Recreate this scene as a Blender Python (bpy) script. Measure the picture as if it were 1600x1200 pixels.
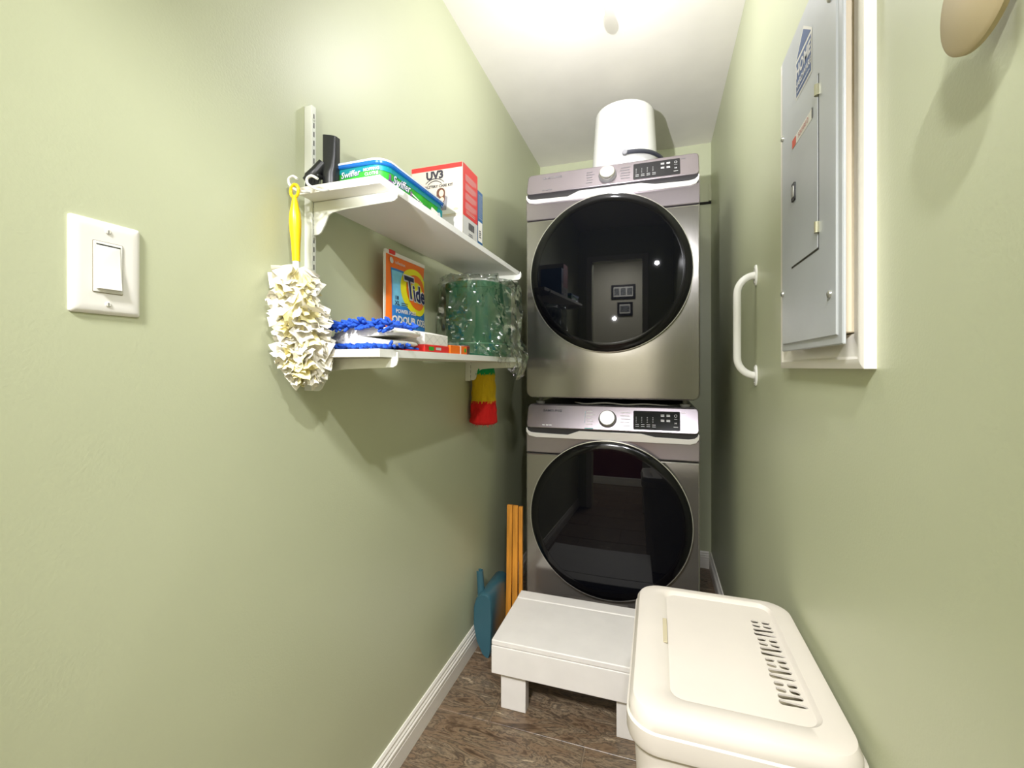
import bpy, bmesh, math, random
from mathutils import Vector, Matrix, noise
for o in list(bpy.data.objects): bpy.data.objects.remove(o)
random.seed(7)
PI = math.pi
SC = bpy.context.scene
C = SC.collection
# ------------------------------------------------------------------ camera, world, lights, exposure
cd = bpy.data.cameras.new('camera'); cam = bpy.data.objects.new('camera', cd); C.objects.link(cam)
cd.sensor_width = 36; cd.lens = 36 * 689 / 1600; cd.shift_y = -26 / 1600; cd.clip_start = .01
cam.location = (0, 0, 1.13); cam.rotation_euler = (PI / 2, 0, math.atan2(226, 689))
SC.camera = cam
w = bpy.data.worlds.new('world'); SC.world = w; w.use_nodes = True
w.node_tree.nodes['Background'].inputs[0].default_value = (.9, .95, 1, 1); w.node_tree.nodes['Background'].inputs[1].default_value = .3
SC.view_settings.view_transform = 'Standard'; SC.view_settings.look = 'None'
SC.view_settings.gamma = 1; SC.view_settings.use_curve_mapping = False
SC.view_settings.exposure = 0.0
BULB = 150; FLASH = 36; FILL = 180; HALL = 110
def area(name, loc, target, size, power, col=(1, 1, 1)):
    l = bpy.data.lights.new(name, 'AREA'); l.shape = 'DISK'; l.size = size; l.energy = power; l.color = col
    o = bpy.data.objects.new(name, l); C.objects.link(o); o.location = loc
    o.rotation_euler = (Vector(target) - Vector(loc)).to_track_quat('-Z', 'Y').to_euler(); return o
def spot(name, loc, target, r, power, cone, col=(1, 1, 1)):
    l = bpy.data.lights.new(name, 'SPOT'); l.shadow_soft_size = r; l.energy = power; l.color = col; l.spot_size = math.radians(cone); l.spot_blend = 1
    o = bpy.data.objects.new(name, l); C.objects.link(o); o.location = loc
    o.rotation_euler = (Vector(target) - Vector(loc)).to_track_quat('-Z', 'Y').to_euler(); return o
spot('flash_head', (.12, -.04, 1.95), (-.25, 1.35, .95), .018, FLASH, 112, (.98, .97, 1.02))
spot('ceiling_fill_spot', (-.30, -.05, 1.40), (-.2, 2.45, 2.394), .015, FILL, 60, (.98, .97, 1.02))  # added fill spot, no real lamp here; brightens the back of the ceiling
area('hall_lamp', (-.3, -.8, 2.33), (-.3, -.9, 0), .35, HALL, (.98, .97, .98))

# ------------------------------------------------------------------ materials
def mat(name, col, rough=.5, metal=0, bump=0, bscale=60, spec=.5, coat=0, var=0, vscale=8, emit=0, stretch=None, sheen=0):
    m = bpy.data.materials.new(name); m.use_nodes = True; nt = m.node_tree; b = nt.nodes['Principled BSDF']
    c = [((x / 255) / 12.92 if x / 255 <= .04045 else ((x / 255 + .055) / 1.055) ** 2.4) for x in col] + [1]
    b.inputs['Base Color'].default_value = c; b.inputs['Roughness'].default_value = rough
    b.inputs['Metallic'].default_value = metal; b.inputs['Specular IOR Level'].default_value = spec
    b.inputs['Coat Weight'].default_value = coat; b.inputs['Coat Roughness'].default_value = .05
    if emit: b.inputs['Emission Color'].default_value = c; b.inputs['Emission Strength'].default_value = emit
    tc = nt.nodes.new('ShaderNodeTexCoord'); mp = nt.nodes.new('ShaderNodeMapping'); nt.links.new(tc.outputs['Object'], mp.inputs[0])
    if stretch: mp.inputs['Scale'].default_value = stretch
    if bump:
        n = nt.nodes.new('ShaderNodeTexNoise'); n.inputs['Scale'].default_value = bscale; n.inputs['Detail'].default_value = 3
        nt.links.new(mp.outputs[0], n.inputs['Vector'])
        bn = nt.nodes.new('ShaderNodeBump'); bn.inputs['Strength'].default_value = bump; bn.inputs['Distance'].default_value = .002
        nt.links.new(n.outputs['Fac'], bn.inputs['Height']); nt.links.new(bn.outputs[0], b.inputs['Normal'])
    if True:
        n = nt.nodes.new('ShaderNodeTexNoise'); n.inputs['Scale'].default_value = vscale; n.inputs['Detail'].default_value = 4
        nt.links.new(mp.outputs[0], n.inputs['Vector'])
        r = nt.nodes.new('ShaderNodeValToRGB'); v = var or .02
        r.color_ramp.elements[0].position = .3; r.color_ramp.elements[1].position = .7
        r.color_ramp.elements[0].color = [x * (1 - v) for x in c[:3]] + [1]; r.color_ramp.elements[1].color = [min(1, x * (1 + v)) for x in c[:3]] + [1]
        nt.links.new(n.outputs['Fac'], r.inputs[0]); nt.links.new(r.outputs[0], b.inputs['Base Color'])
    return m
WALL = mat('green wall paint', (196, 201, 168), .44, spec=.95, bump=.12, bscale=230, var=.03, vscale=2)
HALLW = mat('hall paint', (196, 192, 174), .6)
HALLR = mat('dark red paint', (96, 34, 34), .5)
CEIL = mat('ceiling paint', (236, 232, 224), .7, bump=.1, bscale=150)
TRIM = mat('white trim paint', (236, 232, 222), .35, bump=.05, bscale=40)
WHITE = mat('white plastic', (240, 240, 236), .3)
SHELFM = mat('white shelf laminate', (238, 234, 224), .35)
BRKT = mat('white powder coat', (228, 230, 218), .4)
SLOT = mat('dark slot', (50, 52, 46), .7)
BLACKP = mat('black plastic', (30, 31, 33), .35, bump=.1, bscale=90)
STEEL = mat('platinum steel', (154, 151, 147), .16, metal=.85, bump=.02, bscale=300, stretch=(1, 1, .05))
MAUVE = mat('platinum band', (160, 152, 158), .24, metal=.8, bump=.02, bscale=300, stretch=(1, 1, .05))
SIDEM = mat('appliance side', (92, 92, 92), .4, metal=.3)
CHROME = mat('satin chrome', (232, 229, 226), .3, metal=.35)
SILV = mat('silver ring', (205, 203, 198), .25, metal=.8)
KNOBM = mat('brushed knob face', (176, 170, 150), .42, metal=.15, var=.35, vscale=3)
GLASSB = mat('smoked door glass', (7, 8, 13), .02, spec=.32)
BEZEL = mat('black bezel', (8, 8, 11), .12, spec=.35)
POCKET = mat('dark pocket', (36, 34, 36), .5)
DISP = mat('black display', (22, 23, 28), .08, spec=.6)
INKW = mat('white ink', (215, 215, 215), .5)
INKD = mat('dark ink', (44, 42, 50), .5)
INKG = mat('grey ink', (120, 118, 120), .5)
TEALI = mat('teal ink', (90, 160, 160), .5)
PANELM = mat('grey enamel panel', (190, 194, 196), .38, metal=.15, bump=.06, bscale=25, var=.04, vscale=6)
BRASS = mat('zinc hinge', (178, 176, 150), .35, metal=.7)
SCREW = mat('screw metal', (190, 190, 180), .3, metal=.8)
IVORY = mat('ivory plastic', (208, 201, 190), .42, bump=.05, bscale=120)
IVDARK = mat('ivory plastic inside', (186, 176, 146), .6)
STOOLM = mat('white painted wood', (226, 222, 216), .5, bump=.25, bscale=25, var=.03, vscale=14)
TEAL = mat('teal plastic', (50, 90, 102), .35, var=.08)
WOOD = mat('orange wood', (206, 138, 48), .45, bump=.2, bscale=40, var=.25, vscale=18, stretch=(4, 4, .4))
YEL = mat('yellow plastic', (250, 212, 20), .3)
CREAM = mat('cream duster fibre', (246, 242, 228), .9, bump=.3, bscale=120)
YFIB = mat('yellow duster fibre', (242, 232, 176), .9, bump=.3, bscale=120)
NOOD = mat('blue chenille', (30, 84, 196), .85, bump=.4, bscale=400)
TOWEL = mat('white towel', (240, 238, 230), .9, bump=.4, bscale=300)
GREENF = mat('dark green fabric', (14, 92, 60), .7, bump=.2, bscale=300, var=.08)
RED = mat('red print', (214, 48, 44), .4)
ORANGE = mat('orange print', (240, 116, 26), .38)
BLUE = mat('blue print', (44, 128, 210), .38, var=.2, vscale=14)
LBLUE = mat('pale blue print', (120, 196, 236), .38, var=.25, vscale=22)
DBLUE = mat('dark blue print', (24, 58, 130), .4)
NAVY = mat('navy ink', (28, 34, 82), .45)
YPRINT = mat('yellow print', (238, 232, 26), .4)
GPRINT = mat('green print', (48, 156, 46), .4, var=.3, vscale=30)
TPRINT = mat('teal print', (0, 124, 130), .4)
PURP = mat('purple print', (122, 84, 132), .4)
PEARL = mat('white card', (232, 230, 222), .5)
GREYC = mat('pale grey card', (196, 196, 192), .5)
SKIN = mat('skin print', (226, 184, 152), .5)
HAIRP = mat('brown print', (88, 58, 44), .5)
FUR = {'green': mat('green fleece', (20, 156, 84), .9, bump=.5, bscale=200), 'yellow': mat('yellow fleece', (214, 178, 14), .9, bump=.5, bscale=200), 'red': mat('red fleece', (206, 20, 16), .9, bump=.5, bscale=200)}
HOLED = mat('dark hollow', (30, 28, 24), .8)
BULBM = mat('lit bulb', (252, 250, 255), .5, emit=BULB)
HOSE = mat('grey hose', (120, 120, 112), .5)
BEIGE = mat('beige disc plastic', (186, 170, 132), .5)
PHOTO = mat('grey photo print', (120, 122, 124), .4, var=.8, vscale=40)

def film_mat():
    m = bpy.data.materials.new('clear film'); m.use_nodes = True; nt = m.node_tree; nt.nodes.clear()
    out = nt.nodes.new('ShaderNodeOutputMaterial'); mx = nt.nodes.new('ShaderNodeMixShader')
    tr = nt.nodes.new('ShaderNodeBsdfTransparent'); tr.inputs[0].default_value = (.93, .95, .94, 1)
    gl = nt.nodes.new('ShaderNodeBsdfGlossy'); gl.inputs['Color'].default_value = (.95, .96, .95, 1); gl.inputs['Roughness'].default_value = .14
    lw = nt.nodes.new('ShaderNodeLayerWeight'); lw.inputs[0].default_value = .3
    mr = nt.nodes.new('ShaderNodeMapRange'); mr.inputs['To Min'].default_value = .07; mr.inputs['To Max'].default_value = .95
    nt.links.new(lw.outputs['Facing'], mr.inputs[0]); nt.links.new(mr.outputs[0], mx.inputs[0])
    nt.links.new(tr.outputs[0], mx.inputs[1]); nt.links.new(gl.outputs[0], mx.inputs[2]); nt.links.new(mx.outputs[0], out.inputs[0])
    return m
FILM = film_mat()
def stone_mat():
    m = bpy.data.materials.new('slate wood vinyl'); m.use_nodes = True; nt = m.node_tree; b = nt.nodes['Principled BSDF']
    b.inputs['Roughness'].default_value = .38
    tc = nt.nodes.new('ShaderNodeTexCoord'); oi = nt.nodes.new('ShaderNodeObjectInfo')
    mp = nt.nodes.new('ShaderNodeMapping'); mp.inputs['Scale'].default_value = (1.6, 7, 1)
    nt.links.new(tc.outputs['Object'], mp.inputs[0])
    n1 = nt.nodes.new('ShaderNodeTexNoise'); n1.inputs['Scale'].default_value = 2.6; n1.inputs['Detail'].default_value = 9; n1.inputs['Distortion'].default_value = 1.8; n1.inputs['Roughness'].default_value = .65
    n1.noise_dimensions = '4D'; nt.links.new(oi.outputs['Random'], n1.inputs['W'])
    nt.links.new(mp.outputs[0], n1.inputs['Vector'])
    r = nt.nodes.new('ShaderNodeValToRGB'); e = r.color_ramp.elements
    e[0].position = .3; e[0].color = (.035, .024, .016, 1); e[1].position = .70; e[1].color = (.55, .44, .30, 1)
    for p, c in ((.40, (.10, .062, .036)), (.47, (.22, .15, .092)), (.51, (.07, .05, .034)), (.56, (.26, .19, .12)), (.6, (.09, .07, .05)), (.65, (.34, .26, .17))):
        k = r.color_ramp.elements.new(p); k.color = c + (1,)
    nt.links.new(n1.outputs['Fac'], r.inputs[0]); nt.links.new(r.outputs[0], b.inputs['Base Color'])
    bn = nt.nodes.new('ShaderNodeBump'); bn.inputs['Strength'].default_value = .35; bn.inputs['Distance'].default_value = .004
    nt.links.new(n1.outputs['Fac'], bn.inputs['Height']); nt.links.new(bn.outputs[0], b.inputs['Normal'])
    return m
STONE = stone_mat(); GROUT = mat('dark grout', (120, 104, 84), .8)

# ------------------------------------------------------------------ mesh helpers
class MB:
    def __init__(s): s.v = []; s.f = []
    def add(s, vs, fs):
        n = len(s.v); s.v += [Vector(p) for p in vs]; s.f += [tuple(i + n for i in f) for f in fs]; return s
    def box(s, x0, x1, y0, y1, z0, z1):
        return s.add([(x, y, z) for x in (x0, x1) for y in (y0, y1) for z in (z0, z1)],
                     [(0, 1, 3, 2), (4, 6, 7, 5), (0, 4, 5, 1), (2, 3, 7, 6), (0, 2, 6, 4), (1, 5, 7, 3)])
    def prism(s, pts, fn, a, b):          # pts 2-D outline; fn(p, depth) -> 3-D
        n = len(pts)
        return s.add([fn(p, a) for p in pts] + [fn(p, b) for p in pts],
                     [tuple(range(n))[::-1], tuple(range(n, 2 * n))] + [(i, (i + 1) % n, n + (i + 1) % n, n + i) for i in range(n)])
    def tube(s, path, r, n=10, caps=True):
        P = [Vector(p) for p in path]; rings = []; up = None
        for i, p in enumerate(P):
            d = (P[min(i + 1, len(P) - 1)] - P[max(i - 1, 0)]).normalized()
            if up is None: up = d.orthogonal().normalized()
            up = (up - d * up.dot(d)).normalized(); sd = d.cross(up); rr = r[i] if isinstance(r, (list, tuple)) else r
            rings.append([p + (up * math.cos(2 * PI * k / n) + sd * math.sin(2 * PI * k / n)) * rr for k in range(n)])
        return s.loft(rings, caps)
    def loft(s, rings, caps=True):
        n = len(rings[0]); vs = [p for r in rings for p in r]
        fs = [(i * n + k, i * n + (k + 1) % n, (i + 1) * n + (k + 1) % n, (i + 1) * n + k) for i in range(len(rings) - 1) for k in range(n)]
        if caps: fs += [tuple(range(n))[::-1], tuple(range((len(rings) - 1) * n, len(rings) * n))]
        return s.add(vs, fs)
    def lathe(s, prof, c, axis='z', n=32, caps=True):   # prof [(r, h)]
        rings = []
        for r, h in prof:
            ring = []
            for k in range(n):
                a = 2 * PI * k / n; p = (r * math.cos(a), r * math.sin(a))
                q = {'z': (p[0], p[1], h), 'y': (p[0], h, p[1]), 'x': (h, p[0], p[1])}[axis]
                ring.append(Vector(c) + Vector(q))
            rings.append(ring)
        return s.loft(rings, caps)
    def grid(s, fn, nu, nv, wrap=False):
        vs = [fn(i / nu, j / nv) for j in range(nv + 1) for i in range(nu if wrap else nu + 1)]
        m = nu if wrap else nu + 1
        return s.add(vs, [(j * m + i, j * m + (i + 1) % m, (j + 1) * m + (i + 1) % m, (j + 1) * m + i) for j in range(nv) for i in range(nu)])
    def build(s, name, m, parent=None, bevel=0, smooth=35, seg=2, sub=0, recalc=True):
        me = bpy.data.meshes.new(name); off = parent_loc(parent)
        me.from_pydata([p - off for p in s.v], [], s.f); me.materials.append(m)
        if recalc:
            bm = bmesh.new(); bm.from_mesh(me); bmesh.ops.recalc_face_normals(bm, faces=bm.faces)
            bm.to_mesh(me); bm.free()
        if smooth: me.shade_smooth(); me.set_sharp_from_angle(angle=math.radians(smooth))
        o = bpy.data.objects.new(name, me); C.objects.link(o); o.parent = parent
        if parent is None: pass
        if bevel:
            b = o.modifiers.new('bevel', 'BEVEL'); b.width = bevel; b.segments = seg; b.limit_method = 'ANGLE'; b.angle_limit = math.radians(35)
            me.shade_smooth(); me.set_sharp_from_angle(angle=math.radians(60))
        if sub: k = o.modifiers.new('sub', 'SUBSURF'); k.levels = k.render_levels = sub
        return o
def parent_loc(p):
    v = Vector((0, 0, 0))
    while p is not None: v += p.location; p = p.parent
    return v
def thing(name, label, cat, loc, group=None):
    o = bpy.data.objects.new(name, None); C.objects.link(o); o.location = loc; o.empty_display_size = .05
    o['label'] = label; o['category'] = cat
    if group: o['group'] = group
    return o
def struct(o): o['kind'] = 'structure'; return o
def rrect(x0, x1, y0, y1, r, n=5):
    r = min(r, (x1 - x0) / 2 - 1e-4, (y1 - y0) / 2 - 1e-4)
    out = []
    for cx, cy, a0 in ((x1 - r, y1 - r, 0), (x0 + r, y1 - r, 90), (x0 + r, y0 + r, 180), (x1 - r, y0 + r, 270)):
        for k in range(n + 1):
            a = math.radians(a0 + 90 * k / n); out.append((cx + r * math.cos(a), cy + r * math.sin(a)))
    return out
def box(name, m, parent, *b, bevel=.002, **k): return MB().box(*b).build(name, m, parent, bevel=bevel, **k)
FX = lambda p, d: (d, p[0], p[1])     # outline in (Y,Z), depth X
FY = lambda p, d: (p[0], d, p[1])     # outline in (X,Z), depth Y
FZ = lambda p, d: (p[0], p[1], d)
def curve_mesh(cu):
    o = bpy.data.objects.new('tmp', cu); C.objects.link(o)
    dg = bpy.context.evaluated_depsgraph_get(); me = bpy.data.meshes.new_from_object(o.evaluated_get(dg))
    vs = [v.co.copy() for v in me.vertices]; fs = [tuple(p.vertices) for p in me.polygons]
    bpy.data.objects.remove(o); bpy.data.meshes.remove(me); return vs, fs
_tc = {}
def text2d(s, size, bold=0.0, shear=0.0, squeeze=1.0, res=2):
    key = (s, bold, shear, res)
    if key not in _tc:
        cu = bpy.data.curves.new('t', 'FONT'); cu.body = s; cu.size = 1; cu.align_x = 'CENTER'; cu.align_y = 'CENTER'
        cu.offset = bold; cu.shear = shear; cu.resolution_u = res; cu.fill_mode = 'FRONT' if hasattr(cu, 'fill_mode') else cu.fill_mode
        _tc[key] = curve_mesh(cu)
    vs, fs = _tc[key]
    return [(v.x * size * squeeze, v.y * size) for v in vs], fs
def lettering(mb, s, size, fn, cx=0, cy=0, rot=0, **k):   # fn(x, y) -> 3-D point
    vs, fs = text2d(s, size, **k); c, sn = math.cos(rot), math.sin(rot)
    mb.add([fn(cx + x * c - y * sn, cy + x * sn + y * c) for x, y in vs], fs); return mb
def fan(mb, fn, outline):
    n = len(outline); cx = sum(p[0] for p in outline) / n; cy = sum(p[1] for p in outline) / n
    vs = [fn(cx, cy)]; R = 4
    for k in range(1, R + 1): vs += [fn(cx + (x - cx) * k / R, cy + (y - cy) * k / R) for x, y in outline]
    fs = [(0, 1 + i, 1 + (i + 1) % n) for i in range(n)]
    for k in range(R - 1): fs += [(1 + k * n + i, 1 + k * n + (i + 1) % n, 1 + (k + 1) * n + (i + 1) % n, 1 + (k + 1) * n + i) for i in range(n)]
    return mb.add(vs, fs)
def ell(cx, cy, rx, ry, n=36, a0=0): return [(cx + rx * math.cos(2 * PI * k / n + a0), cy + ry * math.sin(2 * PI * k / n + a0)) for k in range(n)]
def decal(name, m, parent, mb):
    o = mb.build(name, m, parent, smooth=0, recalc=False)
    if any(k in name for k in ('lettering', 'markings', 'small_print', 'dark_print', 'barcode', 'lines', 'outline', '_print', '_panel')): o['kind'] = 'stuff'
    return o

# ------------------------------------------------------------------ room shell
XL, XR, YB, ZC = -.70, .2907, 2.705, 2.394
struct(MB().box(XL - .1, XL, -.16, YB + .1, 0, ZC).build('wall_left', WALL, smooth=0))
struct(MB().box(XR, XR + .1, -.16, YB + .1, 0, ZC).build('wall_right', WALL, smooth=0))
struct(MB().box(XL, XR, YB, YB + .1, 0, ZC).build('wall_back', WALL, smooth=0))
struct(MB().box(-2, 1.6, -1.6, YB + .1, ZC, ZC + .1).build('ceiling', CEIL, smooth=0))
fl = struct(MB().box(-2, 1.6, -1.6, YB + .1, -.1, -.0035).build('floor', GROUT, smooth=0))
DX0, DX1, DZ = -.55, -.02, 2.03
struct(MB().box(-2, DX0, -.26, -.16, 0, ZC).box(DX1, 1.6, -.26, -.16, 0, ZC).box(DX0, DX1, -.26, -.16, DZ, ZC).build('wall_front', WALL, smooth=0))
struct(MB().box(DX0 - .06, DX0, -.16, -.145, 0, DZ + .06).box(DX1, DX1 + .06, -.16, -.145, 0, DZ + .06).box(DX0, DX1, -.16, -.145, DZ, DZ + .06).build('trim_1', TRIM, bevel=.003))
struct(MB().box(-2, 1.6, -1.6, -1.5, .78, ZC).box(-2.1, -2, -1.6, -.16, 0, ZC).box(1.6, 1.7, -1.6, -.16, 0, ZC).build('wall_hall', HALLW, smooth=0))
struct(MB().box(-2, 1.6, -1.6, -1.5, 0, .78).build('wall_hall_lower', HALLR, smooth=0))
struct(MB().box(-2, 1.6, -1.5, -1.475, .76, .84).box(-2, 1.6, -1.5, -1.485, 0, .12).build('trim_2', TRIM, bevel=.004))
# floor tiles
tile_cache = {}
def tile(x0, x1, y0, y1):
    key = (round(x1 - x0, 3), round(y1 - y0, 3))
    if key not in tile_cache:
        o = MB().box(0, x1 - x0, 0, y1 - y0, -.0035, 0).build('tile', STONE, fl, smooth=0)
        bm = bmesh.new(); bm.from_mesh(o.data); bmesh.ops.bevel(bm, geom=[e for e in bm.edges if all(v.co.z > -.001 for v in e.verts)], offset=.0012, segments=1, affect='EDGES'); bm.to_mesh(o.data); bm.free()
        tile_cache[key] = o.data
    else:
        o = bpy.data.objects.new('tile', tile_cache[key]); C.objects.link(o); o.parent = fl
    o.location = (x0, y0, 0)
g = .0024; row = 0; y = 1.312 - .305 * 9
while y < YB:
    x = -.508 - .61 * 3 + (0 if row % 2 == 1 else .305); x0lim, x1lim = (-2, 1.6) if y < -.3 else (XL, XR)
    while x < x1lim:
        a, b = max(x, x0lim), min(x + .61, x1lim); c, d = y, min(y + .305, YB)
        if b - a > .02 and d - c > .02: tile(a + g, b - g, c + g, d - g)
        x += .61
    y += .305; row += 1
# baseboards
bp = [(0, 0), (.012, 0), (.012, .050), (.0095, .053), (.012, .056), (.012, .064), (.0085, .068), (.0095, .074), (.0065, .079), (.0065, .086), (.003, .093), (0, .093)]
struct(MB().prism(bp, lambda p, d: (XL + p[0], d, p[1]), -.145, YB).build('baseboard_left', TRIM, smooth=20))
struct(MB().prism(bp, lambda p, d: (XR - p[0], d, p[1]), -.145, YB).build('baseboard_right', TRIM, smooth=20))
struct(MB().prism(bp, lambda p, d: (d, YB - p[0], p[1]), XL + .012, XR - .012).build('baseboard_back', TRIM, smooth=20))
struct(MB().box(.15, XR, YB - .010, YB, 2.050, 2.061).build('trim_3', HOLED, smooth=0))
struct(MB().box(XR - .014, XR, YB - .016, YB, 2.064, 2.16).build('trim_4', WALL, smooth=0))

# ------------------------------------------------------------------ ceiling light
LX, LY = -.18, 1.37
t = thing('ceiling_light', 'two-bulb white ceiling light in front of the stacked machines', 'light', (LX, LY, ZC))
MB().lathe([(.08, ZC - .0), (.08, ZC - .012), (.07, ZC - .022), (.015, ZC - .026), (.012, ZC - .085), (.018, ZC - .09), (.002, ZC - .095)], (LX, LY, 0), n=40).build('canopy', WHITE, t)
for dy in (-1, 1):
    c = (LX, LY + dy * .038, 0)
    MB().tube([(LX, LY, ZC - .082), (LX, LY + dy * .03, ZC - .083), (LX, LY + dy * .036, ZC - .088), (LX, LY + dy * .038, ZC - .098)], .006, 10).build('arm', WHITE, t)
    MB().lathe([(.010, ZC - .095), (.014, ZC - .098), (.014, ZC - .116), (.012, ZC - .118)], c, n=20).build('socket', WHITE, t)
    MB().lathe([(.011, ZC - .117), (.015, ZC - .125), (.021, ZC - .136), (.0225, ZC - .145), (.020, ZC - .157), (.010, ZC - .166), (.001, ZC - .168)], c, n=20).build('bulb', BULBM, t)

# ------------------------------------------------------------------ washer and dryer
CXM = -.1865; HW = .3435; YF = 1.81
def appliance(name, label, cat, z0, dryer):
    t = thing(name, label, cat, (CXM, YF + .37, z0))
    x0, x1 = CXM - HW, CXM + HW
    MB().prism(rrect(x0 + .004, x1 - .004, z0 + .022, z0 + .9725, .015), FY, YF + .04, YF + .76).build('body', SIDEM, t)
    low = rrect(x0, x1, z0 + .018, z0 + .9, .028)
    low = [(x, min(z, z0 + .766)) for x, z in low if True]
    pts = [p for i, p in enumerate(low) if p != low[i - 1]]
    pts = [(x0, z0 + .766)] + [p for p in pts if p[1] < z0 + .7] + [(x1, z0 + .766)]
    # dished lower panel, bulging slightly in the middle
    MB().prism(pts, FY, YF, YF + .03).build('front_panel', STEEL, t, bevel=.006, seg=3)
    MB().box(x0, x1, YF, YF + .03, z0 + .769, z0 + .874).build('upper_panel', MAUVE, t, bevel=.005, seg=3)
    MB().box(x0 + .006, x1 - .006, YF - .002, YF + .03, z0 + .846, z0 + .884).build('handle_pocket', POCKET, t, bevel=.001)
    top = [(-.529, .876), (-.524, .862), (-.512, .856), (-.49, .854), (-.352, .851), (-.303, .869), (-.057, .869), (-.004, .858), (.12, .855), (.142, .859), (.152, .868), (.155, .878)]
    bot = [(.158, .872), (.156, .856), (.146, .842), (.125, .836), (-.49, .836), (-.52, .842), (-.531, .858), (-.532, .872)]
    MB().prism([(CXM + (x - CXM) * .988, z + z0) for x, z in top + bot], FY, YF - .009, YF + .001).build('handle_trim', CHROME, t, bevel=.001)
    # control panel: leaning face
    lean = lambda p, d: (p[0], d + (p[1] - z0 - .876) * .38, p[1])
    cp = MB().prism(rrect(x0 + .003, x1 - .003, z0 + .876, z0 + .972, .016, 6), lean, YF - .012, YF + .06).build('control_panel', MAUVE, t, bevel=.004, seg=3)
    S = lambda x, z, k=0: (x, YF - .0125 - k + (z - .876) * .38, z0 + z)
    # knob
    kc = Vector(S(CXM - .002, .921, -.001)); mb = MB()
    tilt = Matrix.Rotation(math.atan(.38), 3, 'X')
    def kn(prof, n=48):
        q = MB().lathe(prof, (0, 0, 0), 'y', n); q.v = [kc + tilt.transposed() @ p for p in q.v]; return q
    kb = kn([(.036, 0), (.036, -.004), (.033, -.008)]).build('knob_ring', INKG, cp)
    knob = kn([(.031, -.004), (.0315, -.020), (.029, -.024), (.0285, -.0245)]).build('knob', SILV, t)
    kn([(.0285, -.0243), (.002, -.0236)], 48).build('knob_face', KNOBM, knob)
    dp = MB().prism(rrect(-.088, .086, .886, .957, .004), lambda p, d: S(p[0], p[1], d), 0, .0012).build('display', DISP, t)
    ink = MB(); Fd = lambda x, z: S(x, z, .0016)
    def dash(mb, x, z, w_, h_=.0028, F=Fd): mb.add([F(x - w_ / 2, z - h_ / 2), F(x + w_ / 2, z - h_ / 2), F(x + w_ / 2, z + h_ / 2), F(x - w_ / 2, z + h_ / 2)], [(0, 1, 2, 3)])
    for i in range(2):
        for j in range(2):
            for q in (-.002, .0025): dash(ink, .022 + i * .021, .941 - j * .019 + q, .013)
    for i in range(4):
        for j in range(2): dash(ink, -.073 + i * .021, .898 + j * .007, .013, .0016)
        for j in range(4): dash(ink, -.077 + i * .021, .914 + j * .006, .0035, .0012)
    ring = lambda cx, cz, r, F: [(F(cx + (r + s) * math.cos(a), cz + (r + s) * math.sin(a))) for s in (0, .0012) for a in [2 * PI * k / 16 for k in range(16)]]
    ink.add(ring(.070, .941, .0042, Fd), [(i, (i + 1) % 16, 16 + (i + 1) % 16, 16 + i) for i in range(16)])
    ink.add([Fd(.0665, .918), Fd(.0665, .910), Fd(.0695, .914), Fd(.0735, .918), Fd(.0735, .910), Fd(.0705, .914)], [(0, 1, 2), (3, 5, 4)])
    dash(ink, .070, .900, .016, .002); dash(ink, .070, .929, .011, .001)
    decal('display_markings', INKW, dp, ink)
    Fp = lambda x, z: S(x, z, .0004)
    ink2 = MB()
    for j in range(5):
        dash(ink2, -.262 + (j % 2) * .003, .948 - j * .0125, .024 if j != 1 else .034, .0028, Fp)
        dash(ink2, -.118 - (j % 2) * .003, .948 - j * .0125, .036, .0028, Fp)
    for x in (-.452, -.436, -.422): dash(ink2, x, .889, .011, .004, Fp)
    dash(ink2, .098, .953, .016, .002, Fp)
    decal('cycle_markings', INKG if dryer else INKW, cp, ink2)
    if not dryer:
        q = MB(); dash(q, -.262, .882, .034, .0035, Fp)
        for j in range(4): dash(q, -.280, .944 - j * .012, .0012, .010, Fp)
        decal('teal_markings', TEALI, cp, q)
    decal('maker_lettering', INKG if dryer else INKD, cp, lettering(MB(), 'SAMSUNG', .0135, Fp, -.418, .947, bold=.015, squeeze=1.3))
    # round door: rim, ring, glass dome
    dc = (CXM + .001, 0, z0 + .521)
    door = MB().lathe([(.314, YF + .001), (.3165, YF - .012), (.3165, YF - .026), (.311, YF - .033), (.309, YF - .0335)], dc, 'y', 96, caps=False).build('door', BEZEL, t)
    MB().lathe([(.3145, YF - .0290), (.3175, YF - .0285), (.3180, YF - .0262), (.3165, YF - .0255)], dc, 'y', 96, caps=False).build('chrome_ring', SILV, door)
    MB().lathe([(.3095, YF - .031), (.3085, YF - .0355), (.300, YF - .0395), (.288, YF - .0415), (.280, YF - .0415)], dc, 'y', 96, caps=False).build('door_bezel', BEZEL, door)
    prof = [(.283 * math.cos(a), YF - .0405 - .0165 * math.sin(a) ** 1.0 * (1)) for a in [PI / 2 * k / 14 for k in range(15)]]
    prof = []
    for k in range(25):
        r = .284 * (1 - k / 24); yy = YF - .0405 - .007 * (1 - (r / .284) ** 2)
        prof.append((max(r, .0005), yy))
    MB().lathe(prof, dc, 'y', 96).build('door_glass', GLASSB, door, smooth=30)
    # feet
    for fx in (x0 + .05, x1 - .05):
        for fy in (YF + .06, YF + .70):
            zb = z0 - (.012 if dryer else 0)
            MB().lathe([(.017, zb), (.02, zb + .006), (.02, zb + .012), (.009, zb + .013), (.009, z0 + .026)], (fx, fy, 0), n=16).build('foot', BLACKP if not dryer else HOSE, t)
    return t
appliance('washing_machine', 'steel front-loading washer at the bottom of the stack, round black door', 'washing machine', 0, False)
appliance('tumble_dryer', 'steel front-loading dryer on top of the washer, white bucket on it', 'dryer', .985, True)
mb = MB()
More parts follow.
